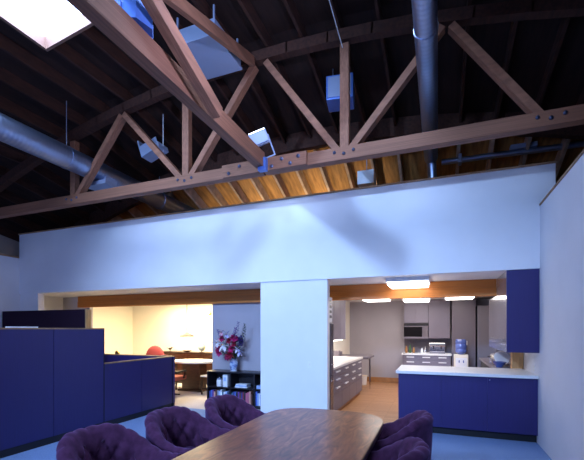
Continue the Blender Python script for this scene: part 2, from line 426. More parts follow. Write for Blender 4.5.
# ------------------------------------------------------------------ wooden cross beam
wb = thing('wooden_beam', 'long honey-coloured timber beam spanning both openings behind the pillar', 'beam', (-3.9, 7.0, 2.15))
MB().box(-4.69, 4.8, 0, .115, .0, .14, .004).build('lower_timber', M['beam'], wb)
MB().box(-4.69, 4.8, .012, .115, .142, .278, .004).build('upper_timber', M['beam'], wb)

# ------------------------------------------------------------------ conference table
def racetrack(x0, x1, y0, y1, r, n=14, bulge=.10):
    xm, hw = (x0+x1)/2, (x1-x0)/2; P = []
    for sgn, yy in ((1, y1-r), (-1, y0+r)):
        for i in range(n+1):
            a = math.pi*i/n if sgn > 0 else math.pi+math.pi*i/n
            c, s = math.cos(a), math.sin(a)
            P.append((xm+hw*math.copysign(abs(c)**.62, c), yy+r*math.copysign(abs(s)**.80, s)))
    return P
ct = thing('conference_table', 'long polished walnut conference table with rounded end in the foreground', 'table', (-1.055, 2.3, 0))
pl = racetrack(-.585, .585, -1.4, 1.6, .42)
MB().prism(pl, .727, .74, .004).build('tabletop', M['walnut'], ct)
MB().prism([(x*1.002, y*1.001) for x, y in pl], .685, .727).build('edge_band', M['walnutedge'], ct)
for y in (-.75, .75):
    MB().box(-.28, .28, y-.12, y+.12, .06, .69, .02).build('pedestal', M['walnutedge'], ct)
    MB().box(-.38, .38, y-.16, y+.16, 0, .06, .015).build('foot', M['walnutedge'], ct)

# ------------------------------------------------------------------ tufted tub chairs
def tub_shell():
    r, fx = .355, .33
    path = []; nst, nar = 16, 52
    for i in range(nst): path.append((fx-(fx-.0)*i/nst, -r, 0, -1))
    for i in range(nar+1):
        a = -math.pi/2-math.pi*i/nar
        path.append((r*1.02*math.cos(a), r*math.sin(a), math.cos(a), math.sin(a)))
    for i in range(1, nst+1): path.append(((fx)*i/nst, r, 0, 1))
    S = [0]
    for p, q in zip(path, path[1:]): S.append(S[-1]+math.hypot(q[0]-p[0], q[1]-p[1]))
    tot = S[-1]
    bm = bmesh.new(); rings = []
    for (x, y, nx, ny), s in zip(path, S):
        c = abs(2*s/tot-1)                       # 0 at the middle of the back, 1 at the arm fronts
        tt = min(1, max(0, (c-.20)/.62)); sm = tt*tt*(3-2*tt)
        h = .83-.21*sm
        q = s-tot/2
        pleat = .020*math.sqrt(abs(math.sin(math.pi*q/.115)))
        sec = []
        for i in range(7):
            z = .17+(h-.06-.17)*i/6; sec.append((-.045+.05*i/6+.012*math.sin(math.pi*i/6), z))
        for i in range(1, 9):
            a = math.pi*i/9; sec.append((-.045+.058*math.cos(a)+pleat*math.sin(a)*.5, h-.058+.056*math.sin(a)+pleat*math.sin(a)*.7))
        zt = h-.06
        for i in range(0, 15):
            z = zt-(zt-.40)*i/14
            puff = .045*math.sqrt(abs(math.sin(math.pi*(q/.23+(z-.60)/.25))*math.sin(math.pi*(q/.23-(z-.60)/.25))))
            fade = min(1, i/3)
            sec.append((-.112-.02*i/14-puff*fade, z))
        rings.append([bm.verts.new((x+nx*o, y+ny*o, z)) for o, z in sec])
    n = len(rings[0])
    for i in range(len(rings)-1):
        for k in range(n-1): bm.faces.new((rings[i][k], rings[i+1][k], rings[i+1][k+1], rings[i][k+1]))
        bm.faces.new((rings[i][n-1], rings[i+1][n-1], rings[i+1][0], rings[i][0]))
    for rg in (rings[0], rings[-1]):
        cx = V((0, 0, 0))
        for v in rg: cx += v.co
        cx /= n; cx.x += .03
        cv = bm.verts.new(cx)
        for k in range(n): bm.faces.new((rg[k], rg[(k+1) % n], cv))
    bmesh.ops.recalc_face_normals(bm, faces=bm.faces)
    mb = MB(); mb.bm.free(); mb.bm = bm
    return mb
def make_tub():
    t = thing('tub_chair', 'x', 'chair', group='purple tub chairs around the table')
    sh = tub_shell().build('shell', M['velvet'], t, True)
    MB().box(-.23, .345, -.25, .25, .33, .46, .045).build('seat_cushion', M['velvet'], t, True)
    MB().box(-.25, .27, -.25, .25, .20, .33, .02).build('seat_base', M['velvet'], t, True)
    for i in range(-3, 4):
        a = math.pi+i*.46*.75
        for row in ((.60,) if i % 2 == 0 else (.725, .475)):
            if abs(i) == 3 and row > .7: continue
            rr = .355-.115
            MB().ball((rr*1.02*math.cos(a), rr*math.sin(a), row), .012, seg=8).build('button', M['button'], t, True)
    MB().lathe([(.035, .07), (.035, .20), (.09, .205)], 16).build('column', M['darksteel'], t, True)
    for k in range(4):
        a = R(45+90*k)
        lg = MB().bar((0, 0, .085), (.27*math.cos(a), .27*math.sin(a), .065), .05, .03, .006).build('leg', M['darkwood'], t)
        MB().ball((.26*math.cos(a), .26*math.sin(a), .028), .028, seg=10).build('caster', M['black'], lg, True)
    return t
CH = [(-2.22, 2.12, R(-4), 'purple tufted tub chair left of the table, nearest the camera'),
      (-2.14, 2.88, R(-4), 'purple tufted tub chair left of the table, the middle one of three'),
      (-2.03, 3.64, R(-5), 'purple tufted tub chair left of the table, in front of the bookcase'),
      (-.41, 3.58, R(180), 'purple tufted tub chair right of the table, farther from the camera'),
      (-.42, 2.62, R(180), 'purple tufted tub chair right of the table, cut by the lower picture edge')]
tub = make_tub()
for i, (x, y, a, lab) in enumerate(CH):
    if i == 0: tub.location = (x, y, 0); tub.rotation_euler = (0, 0, a); tub['label'] = lab
    else: dup(tub, (x, y, 0), a, lab)

# ------------------------------------------------------------------ blue office partitions
def partition(y0, y1, z, label):
    t = thing('partition_panel', label, 'partition', (-5.05, (y0+y1)/2, 0), 0, 'blue office partition panels')
    l = (y1-y0)/2
    MB().box(-.03, .03, -l+.003, l-.003, .10, z-.02, .003).build('panel', M['blue'], t)
    MB().box(-.035, .035, -l, l, z-.02, z, .003).build('cap', M['capwood'], t)
    MB().box(-.02, .012, -l, l, 0, .10).build('kick_plate', M['kick'], t)
    return t
partition(2.02, 2.87, 1.615, 'tall blue partition panel farthest left, partly outside the picture')
partition(2.87, 3.72, 1.615, 'tall blue partition panel at the left edge of the picture')
t = partition(3.72, 4.57, 1.615, 'tall blue partition panel that steps down to the low panels')
MB().box(-.035, .035, .425, .432, .1, 1.615).build('end_trim', M['kick'], t)
partition(4.57, 5.405, 1.05, 'low blue partition panel beside the step of the tall panel')
t = partition(5.405, 6.24, 1.05, 'low blue partition panel at the right end, beside the office opening')
MB().box(-.035, .035, .4175, .424, .1, 1.05).build('end_trim', M['kick'], t)
t = thing('partition_panel', 'low blue return panel behind the low partition row, facing the camera', 'partition', (-6.05, 6.30, 0), 0, 'blue office partition panels')
MB().box(-.95, 1.03, -.03, .03, .1, 1.03, .003).build('panel', M['blue'], t)
MB().box(-.95, 1.03, -.035, .035, 1.03, 1.05, .003).build('cap', M['capwood'], t)
MB().box(-.95, 1.03, -.02, .02, 0, .1).build('kick_plate', M['kick'], t)
t = thing('office_screen', 'dark violet high screen behind the tall blue partitions, beige at its end', 'partition', (-7.9, 5.6, 0))
MB().box(-1.32, 1.24, 0, .10, .1, 2.0, .004).build('panel', M['bluedark'], t)
MB().box(1.24, 1.27, 0, .13, .1, 2.0, .004).build('end_trim', M['tan'], t)
MB().box(-1.32, 1.24, .02, .08, 0, .1).build('kick_plate', M['kick'], t)
o = MB().box(-5.08, -5.02, 3.12, 3.5, 1.615, 1.632, .004).build('paper_folder', M['paper']); tag(o, 'pale folder lying on top of the tall blue partition', 'folder')

# ------------------------------------------------------------------ bookcase, books, flowers
BX0, BY = -4.51, 6.72
bc = thing('bookcase', 'low black bookcase against the grey wall left of the pillar', 'bookcase', (-3.685, 6.90, 0))
W = .825
MB().box(-W-.01, W+.01, -.19, .19, .70, .725, .004).build('top', M['black'], bc)
for x in (-W+.01, W-.01): MB().box(x-.012, x+.012, -.18, .18, 0, .70).build('side_panel', M['black'], bc)
for x in (-.275, .275): MB().box(x-.012, x+.012, -.175, .17, .06, .70).build('upright', M['black'], bc)
MB().box(-W+.02, W-.02, -.175, .17, .385, .405).build('shelf', M['black'], bc)
MB().box(-W+.02, W-.02, -.175, .17, .05, .07).build('shelf', M['black'], bc)
MB().box(-W+.02, W-.02, -.16, -.14, 0, .05).build('plinth', M['black'], bc)
MB().box(-W+.02, W-.02, .17, .18, 0, .70).build('back_panel', M['black'], bc)
bcols = {'navy blue': (.03, .05, .22), 'pale blue': (.35, .50, .80), 'white': (.75, .78, .82), 'rose': (.50, .12, .20), 'salmon': (.62, .30, .24), 'dark red': (.20, .02, .05), 'purple': (.14, .05, .25), 'teal': (.05, .16, .24), 'black': (.015, .015, .02), 'brown': (.10, .04, .03), 'mid blue': (.07, .14, .50), 'grey': (.25, .27, .34)}
bm_ = {k: mat('book_'+k.replace(' ', '_'), v, .6) for k, v in bcols.items()}
rows = [('left', -4.51+.035, ['navy blue', 'mid blue', 'purple', 'salmon', 'brown', 'grey', 'pale blue', 'white', 'teal', 'white', 'pale blue']),
        ('middle', -3.96+.02, ['teal', 'navy blue', 'mid blue', 'black', 'purple', 'brown', 'navy blue', 'dark red', 'black', 'rose', 'rose', 'salmon', 'brown']),
        ('right', -3.41+.02, ['mid blue', 'pale blue', 'white', 'mid blue', 'pale blue', 'white', 'navy blue', 'grey'])]
for nm, x, lst in rows:
    for i, c in enumerate(lst):
        w = random.uniform(.030, .042) if nm != 'left' else random.uniform(.035, .048)
        hh = random.uniform(.22, .28); dd = random.uniform(.15, .19)
        o = MB().box(x, x+w-.002, 6.745, 6.745+dd, .07, .07+hh, .004).build('book', bm_[c])
        tag(o, f'{c} book, {ORD[i]} from left in the {nm} lower bay of the bookcase', 'book', 'books in the low bookcase')
        x += w
for i, (x, c, a, z0) in enumerate(((-3.87, 'white', .28, .405), (-3.86, 'pale blue', .26, .431), (-3.85, 'white', .25, .455))):
    o = MB().box(x, x+a, 6.76, 6.93, z0, z0+.024, .003).build('book', bm_[c])
    tag(o, ('white book lying at the bottom of the stack on the upper shelf', 'pale blue book lying in the middle of the upper shelf stack', 'white book lying on top of the stack on the upper shelf')[i], 'book', 'books in the low bookcase')
o = MB().box(-3.38, -3.2, 6.76, 6.93, .405, .47, .004).build('book', bm_['pale blue']); tag(o, 'thick pale blue book lying on the upper shelf next to the pillar', 'book', 'books in the low bookcase')
t = thing('storage_jar', 'small white lidded jar on the upper left shelf of the bookcase', 'jar', (-4.27, 6.82, .405))
MB().lathe([(.055, 0), (.06, .03), (.06, .12), (.05, .14)], 20).build('body', M['paper'], t, True)
MB().lathe([(.054, .14), (.054, .155), (.015, .165), (.012, .185), (.0, .19)], 20).build('lid', M['housing'], t, True)
t = thing('file_box', 'tall pale blue and white file box on the upper left shelf of the bookcase', 'box', (-4.09, 6.82, .405))
MB().box(-.055, .055, -.08, .08, 0, .25, .005).build('body', bm_['white'], t)
MB().box(-.03, .03, -.084, -.08, .12, .2, .001).build('spine_label', bm_['pale blue'], t)

vx, vy, vz = -3.98, 6.90, .725
t = thing('flower_vase', 'blue and white porcelain vase on top of the black bookcase', 'vase', (vx, vy, vz))
MB().lathe([(.055, 0), (.06, .012), (.07, .05), (.088, .12), (.09, .17), (.075, .215), (.062, .235), (.074, .26), (.066, .26), (.05, .23), (.0, .2)], 28).build('body', M['porcelain'], t, True)
MB().lathe([(.0715, 0), (.0715, .006), (.06, .008)], 28).build('foot_ring', M['paper'], t, True)
fl = thing('flower_bouquet', 'full bouquet of white lilies, magenta blooms and violet spikes in the vase', 'flowers', (vx, vy, vz+.24))
pet = {'white': mat('white_petal', (.85, .85, .92), .6), 'magenta': mat('magenta_petal', (.58, .03, .20), .6, var=.25), 'red': mat('crimson_petal', (.42, .02, .07), .6, var=.2), 'violet': mat('violet_petal', (.10, .045, .33), .6, var=.3), 'pink': mat('pink_petal', (.75, .40, .55), .6), 'lilac': mat('lilac_petal', (.50, .50, .80), .6)}
def petal_bm(bm, base, d, L, w, curl):
    d = V(d).normalized(); a = d.cross(V((0, 0, 1)));
    if a.length < 1e-3: a = V((1, 0, 0))
    a.normalize(); u = a.cross(d)
    P = []
    for i in range(5):
        f = i/4; ww = w*math.sin(math.pi*(.12+.86*f))
        c = V(base)+d*L*f-u*curl*f*f
        P.append((bm.verts.new(c-a*ww+u*.15*w), bm.verts.new(c), bm.verts.new(c+a*ww+u*.15*w)))
    for p, q in zip(P, P[1:]):
        bm.faces.new((p[0], p[1], q[1], q[0])); bm.faces.new((p[1], p[2], q[2], q[1]))
def bloom(name, c, face, size, n, m, layers=1):
    mb = MB(); face = V(face).normalized(); a = face.cross(V((0, 0, 1)))
    if a.length < 1e-3: a = V((1, 0, 0))
    a.normalize(); u = a.cross(face)
    for l in range(layers):
        for k in range(n):
            th = 2*math.pi*(k+.5*l)/n
            d = (a*math.cos(th)+u*math.sin(th))*(1-.28*l)+face*(.35+.4*l)
            petal_bm(mb.bm, c, d, size*(1-.15*l), size*(.26 if layers == 1 else .36), size*.25)
    o = mb.build(name, m, fl, True)
    MB().tube([V(c), V(c)+face*size*.35], [.006, .009], 6).build('stamen', M['brass'], o)
    return o
def stem(p):
    p = V(p); MB().tube([(p.x*.08, p.y*.08, -.15), (p.x*.3, p.y*.3, p.z*.3+.0), (p.x*.75, p.y*.75, p.z*.75), tuple(p)], .006, 6).build('stem', M['stemm'], fl)
cf = V((.5, -1, .15))
for (x, y, z, s, c) in ((-.13, -.2, .30, .135, 'white'), (.22, -.14, .17, .10, 'lilac'), (.17, -.16, .22, .08, 'white'), (-.33, -.1, .34, .10, 'white'), (-.38, -.05, .24, .08, 'pink'), (-.14, -.05, .52, .10, 'lilac'), (-.2, -.15, .56, .07, 'pink')):
    stem((x, y, z)); bloom('lily', (x, y, z), cf+V((x*2, 0, z*.4)), s*1.15, 6, pet[c])
for (x, y, z, s, c) in ((-.25, -.16, .15, .10, 'magenta'), (-.3, -.12, .20, .09, 'magenta'), (.06, -.2, .24, .10, 'magenta'), (.03, -.22, .12, .11, 'red'), (-.03, -.2, .07, .09, 'magenta'), (.05, -.12, .46, .10, 'magenta'), (-.2, -.14, .44, .09, 'magenta'), (.10, -.17, .33, .08, 'red'), (-.02, -.16, .40, .08, 'red'), (.13, -.1, .44, .08, 'magenta'), (-.20, -.17, .27, .07, 'red')):
    stem((x, y, z)); bloom('carnation', (x, y, z), cf+V((x*2, 0, z*.5)), s, 7, pet[c], 3)
for (x0, z0, x1, z1) in ((.10, .40, .17, .78), (.06, .42, .10, .66), (-.22, .42, -.33, .62), (.20, .28, .27, .42), (.21, .36, .24, .50), (.27, .40, .32, .74), (.15, .36, .20, .46)):
    stem((x0, -.08, z0)); mb = MB()
    for i in range(26):
        f = i/25; th = i*2.4; rr = .034*(1-.72*f)
        c = V((x0+(x1-x0)*f+rr*math.cos(th), -.10+rr*math.sin(th), z0+(z1-z0)*f))
        for q in range(4):
            petal_bm(mb.bm, c, (math.cos(th)+.7*math.cos(q*1.57), math.sin(th)+.7*math.sin(q*1.57), .5), .038*(1-.4*f), .014, .006)
    mb.build('delphinium_spike', pet['violet'] if x0 != .27 else M['leafm'], fl, True)
for i in range(46):
    th = random.uniform(0, 6.28); rr = random.uniform(.04, .25); z = random.uniform(.0, .40)
    mb = MB(); petal_bm(mb.bm, (rr*math.cos(th)*1.1*.6, -.08+rr*math.sin(th)*.45, z), (math.cos(th), math.sin(th)*.6-.1, random.uniform(-.3, .8)), random.uniform(.12, .2), .025, .03)
    mb.build('leaf', M['leafm'], fl, True)

# ------------------------------------------------------------------ pillar switch, outlets
def plate(name, label, cat, loc, rz, outlet=False):
    t = thing(name, label, cat, loc, rz)
    MB().box(-.04, .04, -.008, 0, -.06, .06, .003).build('cover_plate', M['paper'], t)
    if outlet:
        for z in (-.025, .025): MB().box(-.018, .018, -.011, -.008, z-.016, z+.016, .002).build('socket', M['plastic'], t)
    else: MB().box(-.008, .008, -.018, -.008, -.014, .014, .002).build('toggle', M['plastic'], t)
plate('light_switch', 'white light switch plate on the white pillar', 'switch', (-2.02, 6.055, 1.0), 0)
plate('wall_outlet', 'white outlet plate on the wall above the right end of the bar', 'outlet', (1.3, 6.33, 1.03), R(-90), True)
plate('thermostat_plate', 'beige wall plate on the tall grey cabinet above the water cooler', 'plate', (.68, 10.935, 1.23), 0)

# ------------------------------------------------------------------ bar with blue front, blue wall cabinet
t = thing('bar_cabinet', 'long deep blue bar cabinet with black kick under the white bar top', 'cabinet', (.36, 6.5, 0))
MB().box(-.94, .935, -.36, .46, .11, .91, .002).build('body', M['blue'], t)
for k in range(3):
    a = -.94+.625*k; d = MB().box(a+.0006, a+.6244, -.378, -.36, .115, .905, .002).build('front_panel', M['blue'], t)
MB().box(-.90, .935, -.30, .42, 0, .11).build('kick_plate', M['kick'], t)
MB().box(.33, .345, -.384, -.378, .855, .87, .002).build('lock', M['chrome'], t)
o = MB().box(-.615, 1.295, 6.06, 7.05, .91, .955, .006).build('worktop', M['worktop']); tag(o, 'white bar worktop on the blue bar cabinet', 'worktop')
t = thing('wall_cabinet', 'deep blue wall cabinet with glossy grey side hung over the right end of the bar', 'cabinet', (1.1, 6.06, 1.27))
MB().box(-.18, .195, 0, .94, 0, 1.155).build('body', M['gloss'], t)
MB().box(-.2, .195, -.02, 0, 0, 1.155, .002).build('door', M['blue'], t)
MB().box(-.2, -.18, 0, .94, 0, 1.155, .002).build('side_panel', M['gloss'], t)
MB().box(-.2, .195, .94, 1.95, .0, .87, .002).build('rear_unit', M['gloss'], t)
for z in (.10, .16): MB().box(-.215, -.2, .3, 1.8, z, z+.012, .002).build('reflection_strip', M['chrome'], t)  # chrome strips stand in for bright reflections on the glossy side
o = MB().box(1.13, 1.295, 7.06, 7.2, 0, 1.265, .004).build('wooden_post', M['tan']); tag(o, 'tan wooden post at the rear right corner of the bar', 'post')

# ------------------------------------------------------------------ kitchen, left run
t = thing('pantry_column', 'narrow dark steel pantry column at the left edge of the kitchen', 'cabinet', (-1.98, 6.30, .006))
MB().box(-.3, .255, -.09, .12, .10, 1.70, .004).build('body', M['darksteel'], t)
MB().box(-.3, .21, -.09, .12, 0, .10).build('kick_plate', M['wood_base'], t)
d = MB().box(.255, .275, -.085, .115, .80, 1.695, .003).build('door', M['darksteel'], t)
MB().box(.275, .30, -.06, .09, .98, .995, .003).build('handle', M['chrome'], d)
d = MB().box(.255, .275, -.085, .115, .105, .79, .003).build('drawer', M['darksteel'], t)
MB().box(.275, .30, -.06, .09, .70, .715, .003).build('handle', M['chrome'], d)
t = thing('air_grille', 'white slatted air grille above the dark steel pantry column', 'grille', (-1.98, 6.30, 1.72))
MB().box(-.3, .25, -.09, .12, 0, .43, .004).build('frame', M['paper'], t)
for k in range(4): MB().box(.25, .256, -.08, .07, .07+.085*k, .115+.085*k).build('slot', M['black'], t)
L0, L1 = 6.43, 9.16
n = 4; wd = (L1-L0)/n
for k in range(n):
    t = thing('base_cabinet', f'grey base cabinet with drawers in the left kitchen run, {ORD[k]} from the dark steel column', 'cabinet', (-2.1, L0+wd*(k+.5), .006), 0, 'left kitchen base cabinets')
    MB().box(-.43, .36, -wd/2, wd/2, .10, .87).build('body', M['lam'], t)
    MB().box(-.40, .32, -wd/2, wd/2, 0, .10).build('kick_plate', M['wood_base'], t)
    for z0, z1 in ((.73, .865), (.58, .72), (.43, .57), (.11, .42)):
        d = MB().box(.36, .38, -wd/2+.006, wd/2-.006, z0, z1, .003).build('drawer', M['lam'], t)
        if z1 > .5: MB().box(.38, .405, -.13, .13, (z0+z1)/2+.005, (z0+z1)/2+.03, .004).build('handle', M['paper'], d)
o = MB().box(-2.54, -1.70, L0, L1+.02, .88, .92, .004).build('worktop', M['worktop']); tag(o, 'white worktop on the left run of kitchen cabinets', 'worktop')
MB().box(-2.545, -2.53, L0, L1, .92, .98).build('upstand', M['lam'], o)
for k in range(2):
    t = thing('kitchen_wall_cabinet', ('lilac grey wall cabinet over the left worktop, nearer the camera', 'lilac grey wall cabinet over the left worktop, beside the cream wall end')[k], 'cabinet', (-2.37, 7.75+1.15*k, 1.34), 0, 'lilac wall cabinets at left')
    MB().box(-.17, .15, -.57, .57, 0, 1.08).build('body', M['lam'], t)
    for q in range(2): MB().box(.15, .17, -.565+.57*q, -.005+.57*q, .005, 1.075, .003).build('door', M['lam'], t)
    MB().box(-.1, .1, -.5, .5, -.02, 0, .004).build('under_light', M['lens_dim'], t)
t = thing('kitchen_desk', 'grey low desk counter at the far end of the left kitchen run', 'counter', (-2.0, 9.65, .006))
MB().box(-.5, .42, -.44, .45, .855, .905, .004).build('top', M['lamdark'], t)
MB().box(-.45, -.05, -.4, .35, 0, .855).build('support', M['lam'], t)
MB().box(.30, .34, .38, .42, 0, .855).build('leg', M['chrome'], t)
for k in range(2):
    o = MB().box(-2.5, -2.32, 9.25+.2*k, 9.42+.2*k, .911, 1.05-.03*k, .006).build('recipe_box', M['lamdark']); tag(o, ('grey box standing on the kitchen desk against the wall', 'lower grey box standing farther along the kitchen desk')[k], 'box')
t = thing('waste_bin', 'small white bin on the wood floor beside the kitchen desk', 'bin', (-1.99, 10.75, .006))
MB().lathe([(.08, 0), (.10, .02), (.115, .27), (.105, .27), (.0, .24)], 20).build('body', M['paper'], t, True)
MB().lathe([(.118, .262), (.12, .275), (.108, .275)], 20).build('rim', M['plastic'], t, True)

# ------------------------------------------------------------------ kitchen, back run
t = thing('back_cabinet', 'grey base cabinet with drawers under the back kitchen worktop', 'cabinet', (-.3, 11.23, .006))
MB().box(-.62, .62, -.28, .31, .1, .87).build('body', M['lam'], t)
MB().box(-.6, .6, -.22, .31, 0, .1).build('kick_plate', M['wood_base'], t)
for q in range(3):
    for z0, z1 in ((.74, .865), (.58, .73), (.11, .57)):
        d = MB().box(-.62+.413*q+.004, -.62+.413*(q+1)-.004, -.30, -.28, z0, z1, .003).build('drawer', M['lam'], t)
        MB().box(-.62+.413*(q+.5)-.1, -.62+.413*(q+.5)+.1, -.325, -.30, z1-.06, z1-.035, .004).build('handle', M['paper'], d)
o = MB().box(-.95, .345, 10.90, 11.54, .88, .925, .004).build('worktop', M['worktop']); tag(o, 'white worktop below the microwave at the back of the kitchen', 'worktop')
t = thing('kitchen_wall_cabinet', 'short lilac grey wall cabinet directly above the microwave', 'cabinet', (-.58, 11.38, 1.77), 0, 'lilac wall cabinets at the back')
MB().box(-.33, .33, -.16, .16, 0, .65).build('body', M['lam'], t)
for q in range(2): MB().box(-.33+.332*q, -.002+.332*q, -.18, -.16, .003, .645, .003).build('door', M['lam'], t)
t = thing('kitchen_wall_cabinet', 'tall lilac grey wall cabinet right of the microwave', 'cabinet', (.03, 11.38, 1.34), 0, 'lilac wall cabinets at the back')
MB().box(-.275, .275, -.16, .16, 0, 1.08).build('body', M['lam'], t)
MB().box(-.273, .273, -.18, -.16, .003, 1.075, .003).build('door', M['lam'], t)
t = thing('microwave_oven', 'black built-in microwave under the short wall cabinet', 'microwave', (-.58, 11.36, 1.33))
MB().box(-.33, .33, -.16, .18, 0, .43, .004).build('body', M['darksteel'], t)
MB().box(-.325, .16, -.178, -.16, .05, .33, .003).build('door', M['glassblack'], t)
MB().box(.17, .32, -.178, -.16, .05, .33, .003).build('control_panel', M['lamdark'], t)
MB().box(-.33, .33, -.185, -.16, .33, .355, .003).build('upper_trim', M['lamdark'], t)
MB().box(-.33, .33, -.185, -.16, .0, .05, .003).build('lower_trim', M['lam'], t)
MB().box(-.33, .33, -.175, -.16, .36, .43, .003).build('vent', M['black'], t)
o = MB().box(-.92, .345, 11.535, 11.549, .93, 1.33).build('splashback', M['lamdark']); tag(o, 'dark grey splashback panel behind the back worktop', 'panel')
t = thing('espresso_machine', 'chrome coffee machine on the back worktop', 'coffee machine', (-.02, 11.25, .925))
MB().box(-.2, .2, -.14, .14, 0, .045, .008).build('drip_tray', M['steel'], t)
MB().box(-.2, .2, .02, .14, .045, .20, .01).build('body', M['chrome'], t)
MB().box(-.21, .21, -.13, .14, .20, .29, .015).build('head', M['chrome'], t)
for x in (-.1, .1): MB().tube([(x, -.05, .2), (x, -.05, .15), (x, -.17, .145)], .016, 8).build('portafilter', M['black'], t)
MB().box(-.17, .17, -.1, .1, .29, .30, .004).build('cup_rail', M['steel'], t)
gl = mat('amber_glass', (.35, .16, .05), .1, coat=.5); gg = mat('green_glass', (.06, .14, .06), .1, coat=.5)
for i, (x, hh, m, c) in enumerate(((-.84, .22, gl, 'amber'), (-.74, .26, gg, 'green'), (-.64, .19, gl, 'short amber'), (-.42, .16, M['paper'], 'white'), (-.33, .2, M['chrome'], 'chrome'))):
    t = thing('bottle', f'{c} bottle on the back worktop under the microwave', 'bottle', (x, 11.2, .925), 0, 'bottles on the back worktop')
    MB().lathe([(.03, 0), (.034, .01), (.034, hh*.55), (.014, hh*.75), (.013, hh*.92)], 14).build('body', m, t, True)
    MB().lathe([(.016, hh*.92), (.016, hh)], 14).build('cap', M['black'], t, True)
t = thing('tall_cabinet', 'floor-to-ceiling grey cabinet behind the water cooler', 'cabinet', (.635, 11.25, .006))
MB().box(-.285, .285, -.29, .29, 0, 2.42).build('body', M['lamdark'], t)
MB().box(-.283, .283, -.31, -.29, .1, 2.41, .003).build('door', M['lamdark'], t)
t = thing('water_cooler', 'cream water cooler with blue bottle in front of the tall grey cabinet', 'water cooler', (.55, 10.62, .006))
MB().box(-.165, .165, -.15, .16, 0, .94, .015).build('body', M['plastic'], t)
MB().box(-.13, .13, -.158, -.15, .62, .86, .003).build('alcove', M['paper'], t)
for x in (-.05, .05): MB().box(x-.012, x+.012, -.19, -.158, .74, .80, .003).build('tap', M['watercol'], t)
MB().lathe([(.06, .94), (.13, 1.0), (.135, 1.06), (.125, 1.085), (.135, 1.11), (.135, 1.19), (.125, 1.215), (.135, 1.24), (.133, 1.29), (.11, 1.33), (0, 1.335)], 24).build('bottle', M['watercol'], t, True)
t = thing('refrigerator', 'dark reflective refrigerator right of the tall grey cabinet', 'refrigerator', (1.42, 11.15, .006))
MB().box(-.47, .47, -.3, .38, .06, 2.2).build('body', M['darksteel'], t)
for a, b_ in ((-.468, -.003), (.003, .468)):
    d = MB().box(a, b_, -.325, -.3, .10, 2.19, .004).build('door', M['steel'], t)
    hx = b_-.05 if a < -.2 else a+.05
    MB().tube([(hx, -.37, .7), (hx, -.37, 1.6)], .012, 8).box(hx-.01, hx+.01, -.37, -.325, .72, .74).box(hx-.01, hx+.01, -.37, -.325, 1.56, 1.58).build('handle', M['chrome'], d)
# right counter behind the bar
t = thing('sink_counter', 'dark counter along the right kitchen side behind the bar', 'counter', (1.55, 8.7, .006))
MB().box(-.64, .64, -1.3, 1.3, .87, .91, .004).build('top', M['lamdark'], t)
MB().box(-.6, .6, -1.28, 1.28, 0, .87).build('body', M['kick'], t)
t = thing('dish_rack', 'wire dish rack on the dark counter under the blue wall cabinet', 'dish rack', (1.12, 8.1, .916))
mb = MB()
for x in (-.17, .17): mb.tube([(x, -.24, .13), (x, .24, .13)], .007, 6).tube([(x, -.24, .02), (x, .24, .02)], .007, 6)
for y in (-.24, -.08, .08, .24): mb.tube([(-.17, y, .13), (-.17, y, .02), (.17, y, .02), (.17, y, .13)], .006, 6)
mb.build('wire_frame', M['chrome'], t)
for k in range(4): MB().lathe([(.02, -.008), (.11, -.004), (.115, .006), (.02, 0)], 20, mtx=Matrix.Translation((1.12, 7.93+.09*k, 1.06))@Matrix.Rotation(R(80), 4, 'X')).build('dinner_plate', M['paper'], None, True)
for k, o in enumerate([o for o in COL.objects if o.name.startswith('dinner_plate')]): tag(o, f'white plate standing in the wire dish rack, {ORD[k]} from the front', 'plate', 'plates in the dish rack')
t = thing('cooking_pot', 'steel pot with lid on the dark counter behind the dish rack', 'pot', (1.12, 8.65, .916))
MB().lathe([(.12, 0), (.13, .01), (.13, .16), (.125, .16)], 24).build('body', M['chrome'], t, True)
MB().lathe([(.135, .16), (.11, .18), (.02, .195), (.02, .215), (.03, .225), (0, .23)], 24).build('lid', M['steel'], t, True)
for s in (-1, 1): MB().tube([(s*.128, -.04, .12), (s*.17, -.03, .125), (s*.17, .03, .125), (s*.128, .04, .12)], .008, 6).build('handle', M['black'], t)
t = thing('blue_bowl', 'blue bowl on the dark counter in front of the dish rack', 'bowl', (1.02, 7.62, .916))
MB().lathe([(.05, 0), (.055, .015), (.11, .085), (.12, .10), (.112, .10), (.05, .03), (0, .025)], 24).build('bowl', M['watercol'], t, True)
t = thing('kettle', 'steel kettle beside the tan post behind the bar', 'kettle', (1.32, 7.75, .916))
MB().lathe([(.10, 0), (.11, .02), (.11, .09), (.07, .16), (.03, .175), (.015, .2), (0, .205)], 24).build('body', M['darksteel'], t, True)
MB().tube([(-.1, 0, .12), (-.08, 0, .24), (.08, 0, .24), (.1, 0, .12)], .012, 8).build('handle', M['black'], t, True)

# ceiling lights of the kitchen
for (x, y, w, l, m, lab) in ((-.46, 6.6, .31, .32, 'lens', 'square fluorescent ceiling light in front of the wooden beam'),
                          (-1.46, 9.75, .30, .32, 'lens', 'fluorescent ceiling light behind the beam, leftmost over the kitchen'),
                          (-.52, 10.35, .31, .3, 'lens', 'fluorescent ceiling light in front of the microwave cabinets'),
                          (.47, 9.75, .30, .32, 'lens', 'fluorescent ceiling light behind the beam, before the tall grey cabinet')):
    t = thing('ceiling_light', lab, 'ceiling light', (x, y, 2.43), 0, 'kitchen ceiling lights')
    MB().box(-w-.02, w+.02, -l-.02, l+.02, -.07, -.001, .004).build('housing', M['whitehousing'], t)
    MB().box(-w, w, -l, l, -.115, -.07, .012).build('lens', M[m], t)

